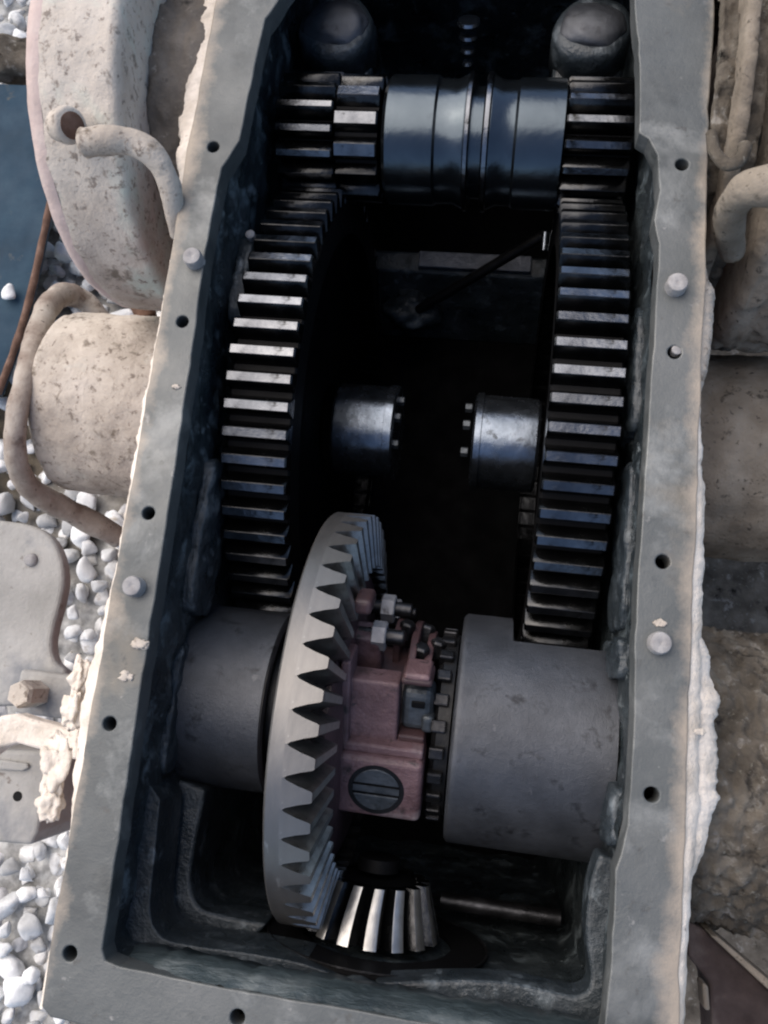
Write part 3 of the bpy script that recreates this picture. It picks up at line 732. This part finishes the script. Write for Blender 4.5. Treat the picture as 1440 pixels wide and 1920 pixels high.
lathe((0, DY, DZ), (1, 0, 0), [(-8.4, 3), (-8.4, 5.6), (-7.9, 5.6), (-7.9, 3)], 48, caps=False).build('drum_face', 'body', t, smooth=35)
lathe((0, DY, DZ), (1, 0, 0), [(-8, 4.4), (-5.2, 4.4)], 48).build('drum_neck', 'body', t, smooth=35)

# ------------------------------------------------------------------ bevel pinion at the near end
BX, BZ = .1, -11.5
bp = thing('bevel_pinion', 'small cone-shaped gear with upright bright teeth at the near end of the ring gear', 'pinion gear', (BX, -25.2, BZ))
lathe((BX, -25.2, BZ), (0, 1, 0), [(-.1, 2.0), (.15, 3.45), (.25, 3.5), (3.25, 2.7), (3.4, 1.8)], 64).build('pinion_cone', 'root', bp, smooth=35)
b = B(); vs = []; NB = 16
for i in range(6):
    f = i / 5; y = .1 + 3.3 * f; r = 4.5 - 1.0 * f; h = .98 - .25 * f; p = 2 * PI * r / NB; tw = .22 * f * f
    for (tt, rr) in ((-.40, -h - .12), (-.42, -h), (-.33, -h * .45), (-.22, -.03), (-.17, 0), (.17, 0), (.22, -.03), (.33, -h * .45), (.42, -h), (.40, -h - .12)):
        vs.append((tt * p + tw, y, r + rr))
m_ = 10
b.add(vs, [(r * m_ + i, r * m_ + (i + 1) % m_, (r + 1) * m_ + (i + 1) % m_, (r + 1) * m_ + i) for r in range(5) for i in range(m_)] + [tuple(range(m_))[::-1], tuple(5 * m_ + i for i in range(m_))])
o = b.build('tooth', 'land', smooth=30); o.parent = bp; two_tone(o)
copies(o, [.1 + 2 * PI * k / NB for k in range(NB)], 'Y')
lathe((BX, -21.4, BZ), (0, 1, 0), [(0, 1.4), (.8, 1.4), (.9, 1.2)], 32).build('pinion_nose', 'root', bp, smooth=35)
# rod low on the right of the pinion
a_ = U(826, 1687, -17); d_ = U(1050, 1722, -17)
tag(tube([a_, d_], .6, 14, sm=0).build('shift_rod', 'dog', smooth=40, loc=a_), 'slim horizontal rod low in the cavity, right of the small cone-shaped gear', 'rod')

# ------------------------------------------------------------------ outside, left
brk = thing('brake_drum', 'big round dusty brake housing with greenish paint at upper left of the housing', 'brake housing', (-21.5, 32.5, -10), 'pair of round brake housings')
c = (0, 32.5, -10)
def ticks(x0, x1, r, n): return [(x0 + (x1 - x0) * k / n, r) for k in range(n + 1)]
lathe(c, (1, 0, 0), [(-27.6, 8), (-27.6, 13.2), (-27.2, 13.9), (-26.5, 14.2)] + ticks(-26.1, -21.3, 14.3, 14) + [(-21.0, 14.0), (-20.9, 13.3), (-20.9, 9)], 150, nz=.16, nsc=.5, caps=False).build('drum_shell', 'drum_dust', brk, smooth=180)
lathe(c, (1, 0, 0), [(-27.5, .1), (-27.5, 8.2)], 60, nz=0).build('drum_face', 'drum_dust', brk, smooth=40)
lathe(c, (1, 0, 0), [(-20.95, 9.7)] + ticks(-20.8, -16.7, 9.8, 16) + [(-16.6, 9)], 150, nz=.4, nsc=.8, caps=False).build('drum_hub', 'hub_dust', brk, smooth=180)
# lug with a dark slanting end
p = U(120, 225, 3.6)
lathe((p.x - .9, p.y + .3, p.z - 1.0), (1, -.3, .45), [(0, 1.0), (.9, 1.15), (1.35, 1.15), (1.5, 1.0)], 24, nz=.2).build('lug', 'drum_dust', brk, smooth=60)
lathe((p.x - .9, p.y + .3, p.z - 1.0), (1, -.3, .45), [(1.3, .85), (1.56, .85), (1.6, .7)], 22, nz=.12).build('lug_end', 'rust', brk, smooth=60)
lathe(c, (1, 0, 0), [(-27.65, 12.6), (-27.72, 13.3), (-27.4, 13.95), (-26.7, 14.3), (-26.3, 14.25)], 150, nz=.1, nsc=.5, caps=False).build('drum_edge', 'pink_dust', brk, smooth=180)
# brake lever: bent tapered bar
lv = [U(160, 268, 3.2), U(205, 262, 3.4), U(250, 268, 3.0), U(290, 292, 2.4), U(313, 335, 1.4), U(325, 385, .0), U(336, 440, -2.2)]
tag(tube(lv, lambda f: .95 - .35 * f, 16, nz=.12).build('brake_lever', 'dust', smooth=180, loc=lv[-1]), 'curved dusty lever bar bending from the left brake housing down to the rim', 'lever', 'pair of brake levers')

ax = thing('axle_tube', 'beige dusty axle tube leaving the housing on the left', 'axle tube', (-26, 12.9, -23.2), 'pair of axle tubes')
lathe((0, 12.9, -23.2), (1, 0, 0), [(-35.2, 3), (-35.0, 6.5), (-34.5, 7.7)] + ticks(-34, -16.4, 8.35, 60), 160, nz=.22, nsc=.25, caps=False).build('tube_casting', 'dust', ax, smooth=180)
ub = [U(190, 600, -27), U(155, 562, -25.5), U(118, 552, -23.5), U(88, 580, -20.5), U(66, 640, -17.5), U(46, 715, -15.2), U(30, 790, -15), U(30, 860, -17), U(58, 915, -20.5), U(115, 950, -24), U(170, 978, -26.5), U(225, 1008, -29)]
tag(tube(ub, lambda f: 1.0 + .15 * math.sin(f * 9), 16, nz=.16).build('clamp_rod', 'rod', smooth=180, loc=ub[-1]), 'thick rusty rod bent in a loop round the end of the left axle tube', 'rod')
st = [U(248, 535, -24), U(262, 562, -23.2), U(276, 600, -23.5)]
tag(tube(st, 1.05, 14, nz=.1).build('rod_stub', 'rust', smooth=180, loc=st[-1]), 'short rusty brown rod end between the left brake housing and axle tube', 'rod')
b = prism([tuple(U(*q, -44).to_2d()) for q in ((-160, 150), (52, 158), (66, 215), (80, 330), (92, 385), (68, 500), (38, 620), (-4, 735), (-160, 760))], -45.5, -44)
bl = b.build('blue_panel', 'blue', bevel=.3, loc=U(-30, 500, -45.5)); tag(bl, 'dark blue painted steel panel lying on the gravel at the left edge', 'panel')
e_ = [U(*q, -43.6) for q in ((94, 380), (68, 505), (38, 622), (-4, 738))]
tube(e_, .45, 10, nz=.1).build('rusty_edge', 'rust', bl, smooth=180, loc=U(40, 560, -43))
q = U(16, 548, -43)
o = bpy.data.objects.new('pebble', PM[2]); COL.objects.link(o); o.location = q * CM; o.scale = (1.5, 1.3, 1.2); o.rotation_euler = (0, 0, .2)
tag(o, 'single white pebble lying on the dark blue panel', 'pebble')
# earth-brown lump above the blue panel
b = blob(U(18, 118, -45), (5.2, 3.2, 3), 4, .5, .5, 3)
tag(b.build('earth_clod', 'mud', smooth=180, loc=U(18, 118, -50)), 'dark earth clod by the blue panel at top left', 'clod')

# flat plate and bracket pieces at lower left
pl = [(-120, 965), (0, 975), (55, 984), (92, 1004), (112, 1040), (119, 1085), (112, 1130), (100, 1175), (95, 1210), (102, 1240), (122, 1262), (112, 1300), (60, 1320), (-120, 1330)]
pp = [p.to_2d() for p in smooth_path([U(x, y, -13) for x, y in pl], 4)]
pt = prism([tuple(p) for p in pp], -14.4, -13).build('side_plate', 'plate', bevel=.35, seg=3, loc=U(40, 1150, -14.4))
tag(pt, 'flat grey dusty plate with rounded corner at left, over the gravel', 'plate')
q = U(58, 1050, -12.9); lathe((q.x, q.y, -13.1), (0, 0, 1), [(0, .55), (.35, .5), (.5, .25)], 16).build('rivet', 'stud', pt, smooth=180, loc=q)
ar = thing('support_bracket', 'pale dusty bracket arm reaching from the left edge to the housing rim', 'bracket', tuple(U(60, 1375, -7)))
b = B(); pts_ = [(-40, 1400, 62), (0, 1372, 60), (30, 1366, 56), (70, 1378, 54), (120, 1392, 58), (150, 1396, 62)]
top = []; bot = []
for (x, y, wd) in pts_:
    p1 = U(x, y - wd / 2, -6.5); p2 = U(x, y + wd / 2, -6.5); top.append(p1); bot.append(p2)
poly = [(p.x, p.y) for p in top] + [(p.x, p.y) for p in reversed(bot)]
prism(poly, -8.2, -6.5).build('arm', 'lip', ar, bevel=.3, seg=3)
q = U(33, 1302, -8)
lathe((q.x, q.y, -11), (0, 0, 1), [(0, .95), (2.6, .95), (2.9, .8)], 6, nz=.1).build('bolt_head', 'dust', ar)
box(q.x - 1.7, q.x + 3.6, q.y - 1.5, q.y + 1.6, -12.5, -10.6).build('bolt_pad', 'plate', ar, bevel=.3)
bx = thing('cover_block', 'grey dusty block with one small bolt hole under the pale bracket at lower left', 'block', tuple(U(40, 1480, -20)))
v4 = [U(x, y, -13) for x, y in ((-60, 1405), (97, 1408), (70, 1560), (58, 1585), (-60, 1575))]
hc = U(33, 1493, -13)
prism([(p.x, p.y) for p in v4], -22, -13).build('block_body', 'plate', bx, bevel=.3, seg=3)
lathe((hc.x, hc.y, -12.98), (0, 0, 1), [(0, .36), (.02, .34)], 16).build('bolt_hole', 'hole', bx)
v4 = [U(x, y, -12.6) for x, y in ((-60, 1415), (50, 1432), (52, 1440), (40, 1446), (-60, 1440))]
prism([(p.x, p.y) for p in v4], -13.1, -12.7).build('raised_rib', 'plate', bx, bevel=.12)
# clods of pale dust stuck along the left casting edge
for k, (x, y, r) in enumerate(((103, 1435, (.9, 1.5, .8)), (97, 1502, (.75, .95, .7)), (140, 1330, (.7, 1.2, .7)), (150, 1270, (.6, 1.1, .6)))):
    q = U(x, y, -3)
    lab = ['larger pale dust clod under the bracket end beside the rim', 'small pale dust clod above the reddish side wall', 'pale dust clod where the bracket meets the rim', 'pale dust clod on the rim edge just above the bracket'][k]
    tag(blob(q, (r[0] * .85, r[1], r[2] * .7), 4, .75, .38, 20 + k).build('dust_clod', 'lip', smooth=180, loc=q - Vector((0, 0, r[2]))), lab, 'clod', 'pale dust clods along the left rim edge')

# ------------------------------------------------------------------ outside, right
brk = thing('brake_drum', 'mud-caked brake housing at the upper right, outside the rim', 'brake housing', (20, 32.5, -10), 'pair of round brake housings')
lathe(c, (1, 0, 0), [(16.6, 11)] + ticks(16.7, 19.6, 11.6, 24) + [(19.7, 11)], 240, nz=.4, nsc=1.2, caps=False).build('drum_hub', 'mud', brk, smooth=180)
lathe(c, (1, 0, 0), [(17.6, 11.5), (17.65, 12.8), (17.8, 13.0), (18.4, 13.0), (18.5, 12.8), (18.55, 11.5)], 240, nz=.4, nsc=1.2, caps=False).build('drum_rib', 'mud_cream', brk, smooth=180)
lathe(c, (1, 0, 0), [(20.3, 9), (20.3, 13.9), (20.6, 14.4)] + ticks(20.9, 27, 14.6, 40) + [(27.2, 14), (27.3, 8)], 240, nz=.4, nsc=.7, caps=False).build('drum_shell', 'mud_cream', brk, smooth=180)
hs = [U(1334, 250, 1.2), U(1340, 285, 1.4), U(1362, 308, 1.6), U(1388, 300, 1.6), U(1398, 272, 1.4)]
tag(tube(hs, .38, 12, nz=.06).build('spring_clip', 'mud', smooth=180, loc=hs[2]), 'small curved clip caked with pale dust beside the right rim', 'clip')
lv = [U(1500, 345, 5.5), U(1440, 348, 5.0), U(1400, 358, 4.0), U(1376, 385, 2.4), U(1368, 425, 0), U(1372, 470, -3.5)]
tag(tube(lv, lambda f: 1.15 - .35 * f, 16, nz=.12).build('brake_lever', 'mud_cream', smooth=180, loc=lv[-1]), 'curved dusty lever bar bending down beside the right rim', 'lever', 'pair of brake levers')
ax = thing('axle_tube', 'brown dusty axle tube leaving the housing on the right', 'axle tube', (26, 12.6, -23.2), 'pair of axle tubes')
lathe((0, 12.6, -23.2), (1, 0, 0), ticks(16.3, 42, 8.5, 60), 160, nz=.3, nsc=.3, caps=False).build('tube_casting', 'mud_cream', ax, smooth=180)
sg = thing('side_housing', 'rough mud-crusted round housing outside the rim at lower right', 'side housing', (24, -12, -12))
lathe((0, -12.5, -13), (1, 0, 0), ticks(16.9, 31, 9.4, 90), 260, nz=.45, nsc=1.3, caps=False).build('housing_casting', 'mud', sg, smooth=180)
bm_ = thing('steel_beam', 'dark red-brown angle beam running out at the bottom right corner', 'beam', tuple(U(1380, 1860, -14)))
v4 = [U(x, y, -8) for x, y in ((1290, 1728), (1330, 1752), (1470, 1880), (1470, 2000), (1345, 2000), (1335, 1850), (1296, 1800))]
prism([(p.x, p.y) for p in v4], -11.5, -8.6).build('web_plate', 'redbeam', bm_, bevel=.2)
v4 = [U(x, y, -8) for x, y in ((1326, 1748), (1340, 1750), (1480, 1868), (1480, 1892))]
prism([(p.x, p.y) for p in v4], -11, -7.4).build('flange_strip', 'mud_cream', bm_, bevel=.15)
v4 = [U(x, y, -7) for x, y in ((1322, 1850), (1334, 1856), (1338, 1905), (1326, 1902))]
prism([(p.x, p.y) for p in v4], -9, -7.6).build('end_tab', 'mud_cream', bm_, bevel=.15)
ground_dirt = box(17, 120, -80, 120, GZ + 1.5, GZ + 2.2).build('dirt_ground', 'mud'); ground_dirt['kind'] = 'structure'

for o in bpy.data.objects:
    if '_o' in o: del o['_o']
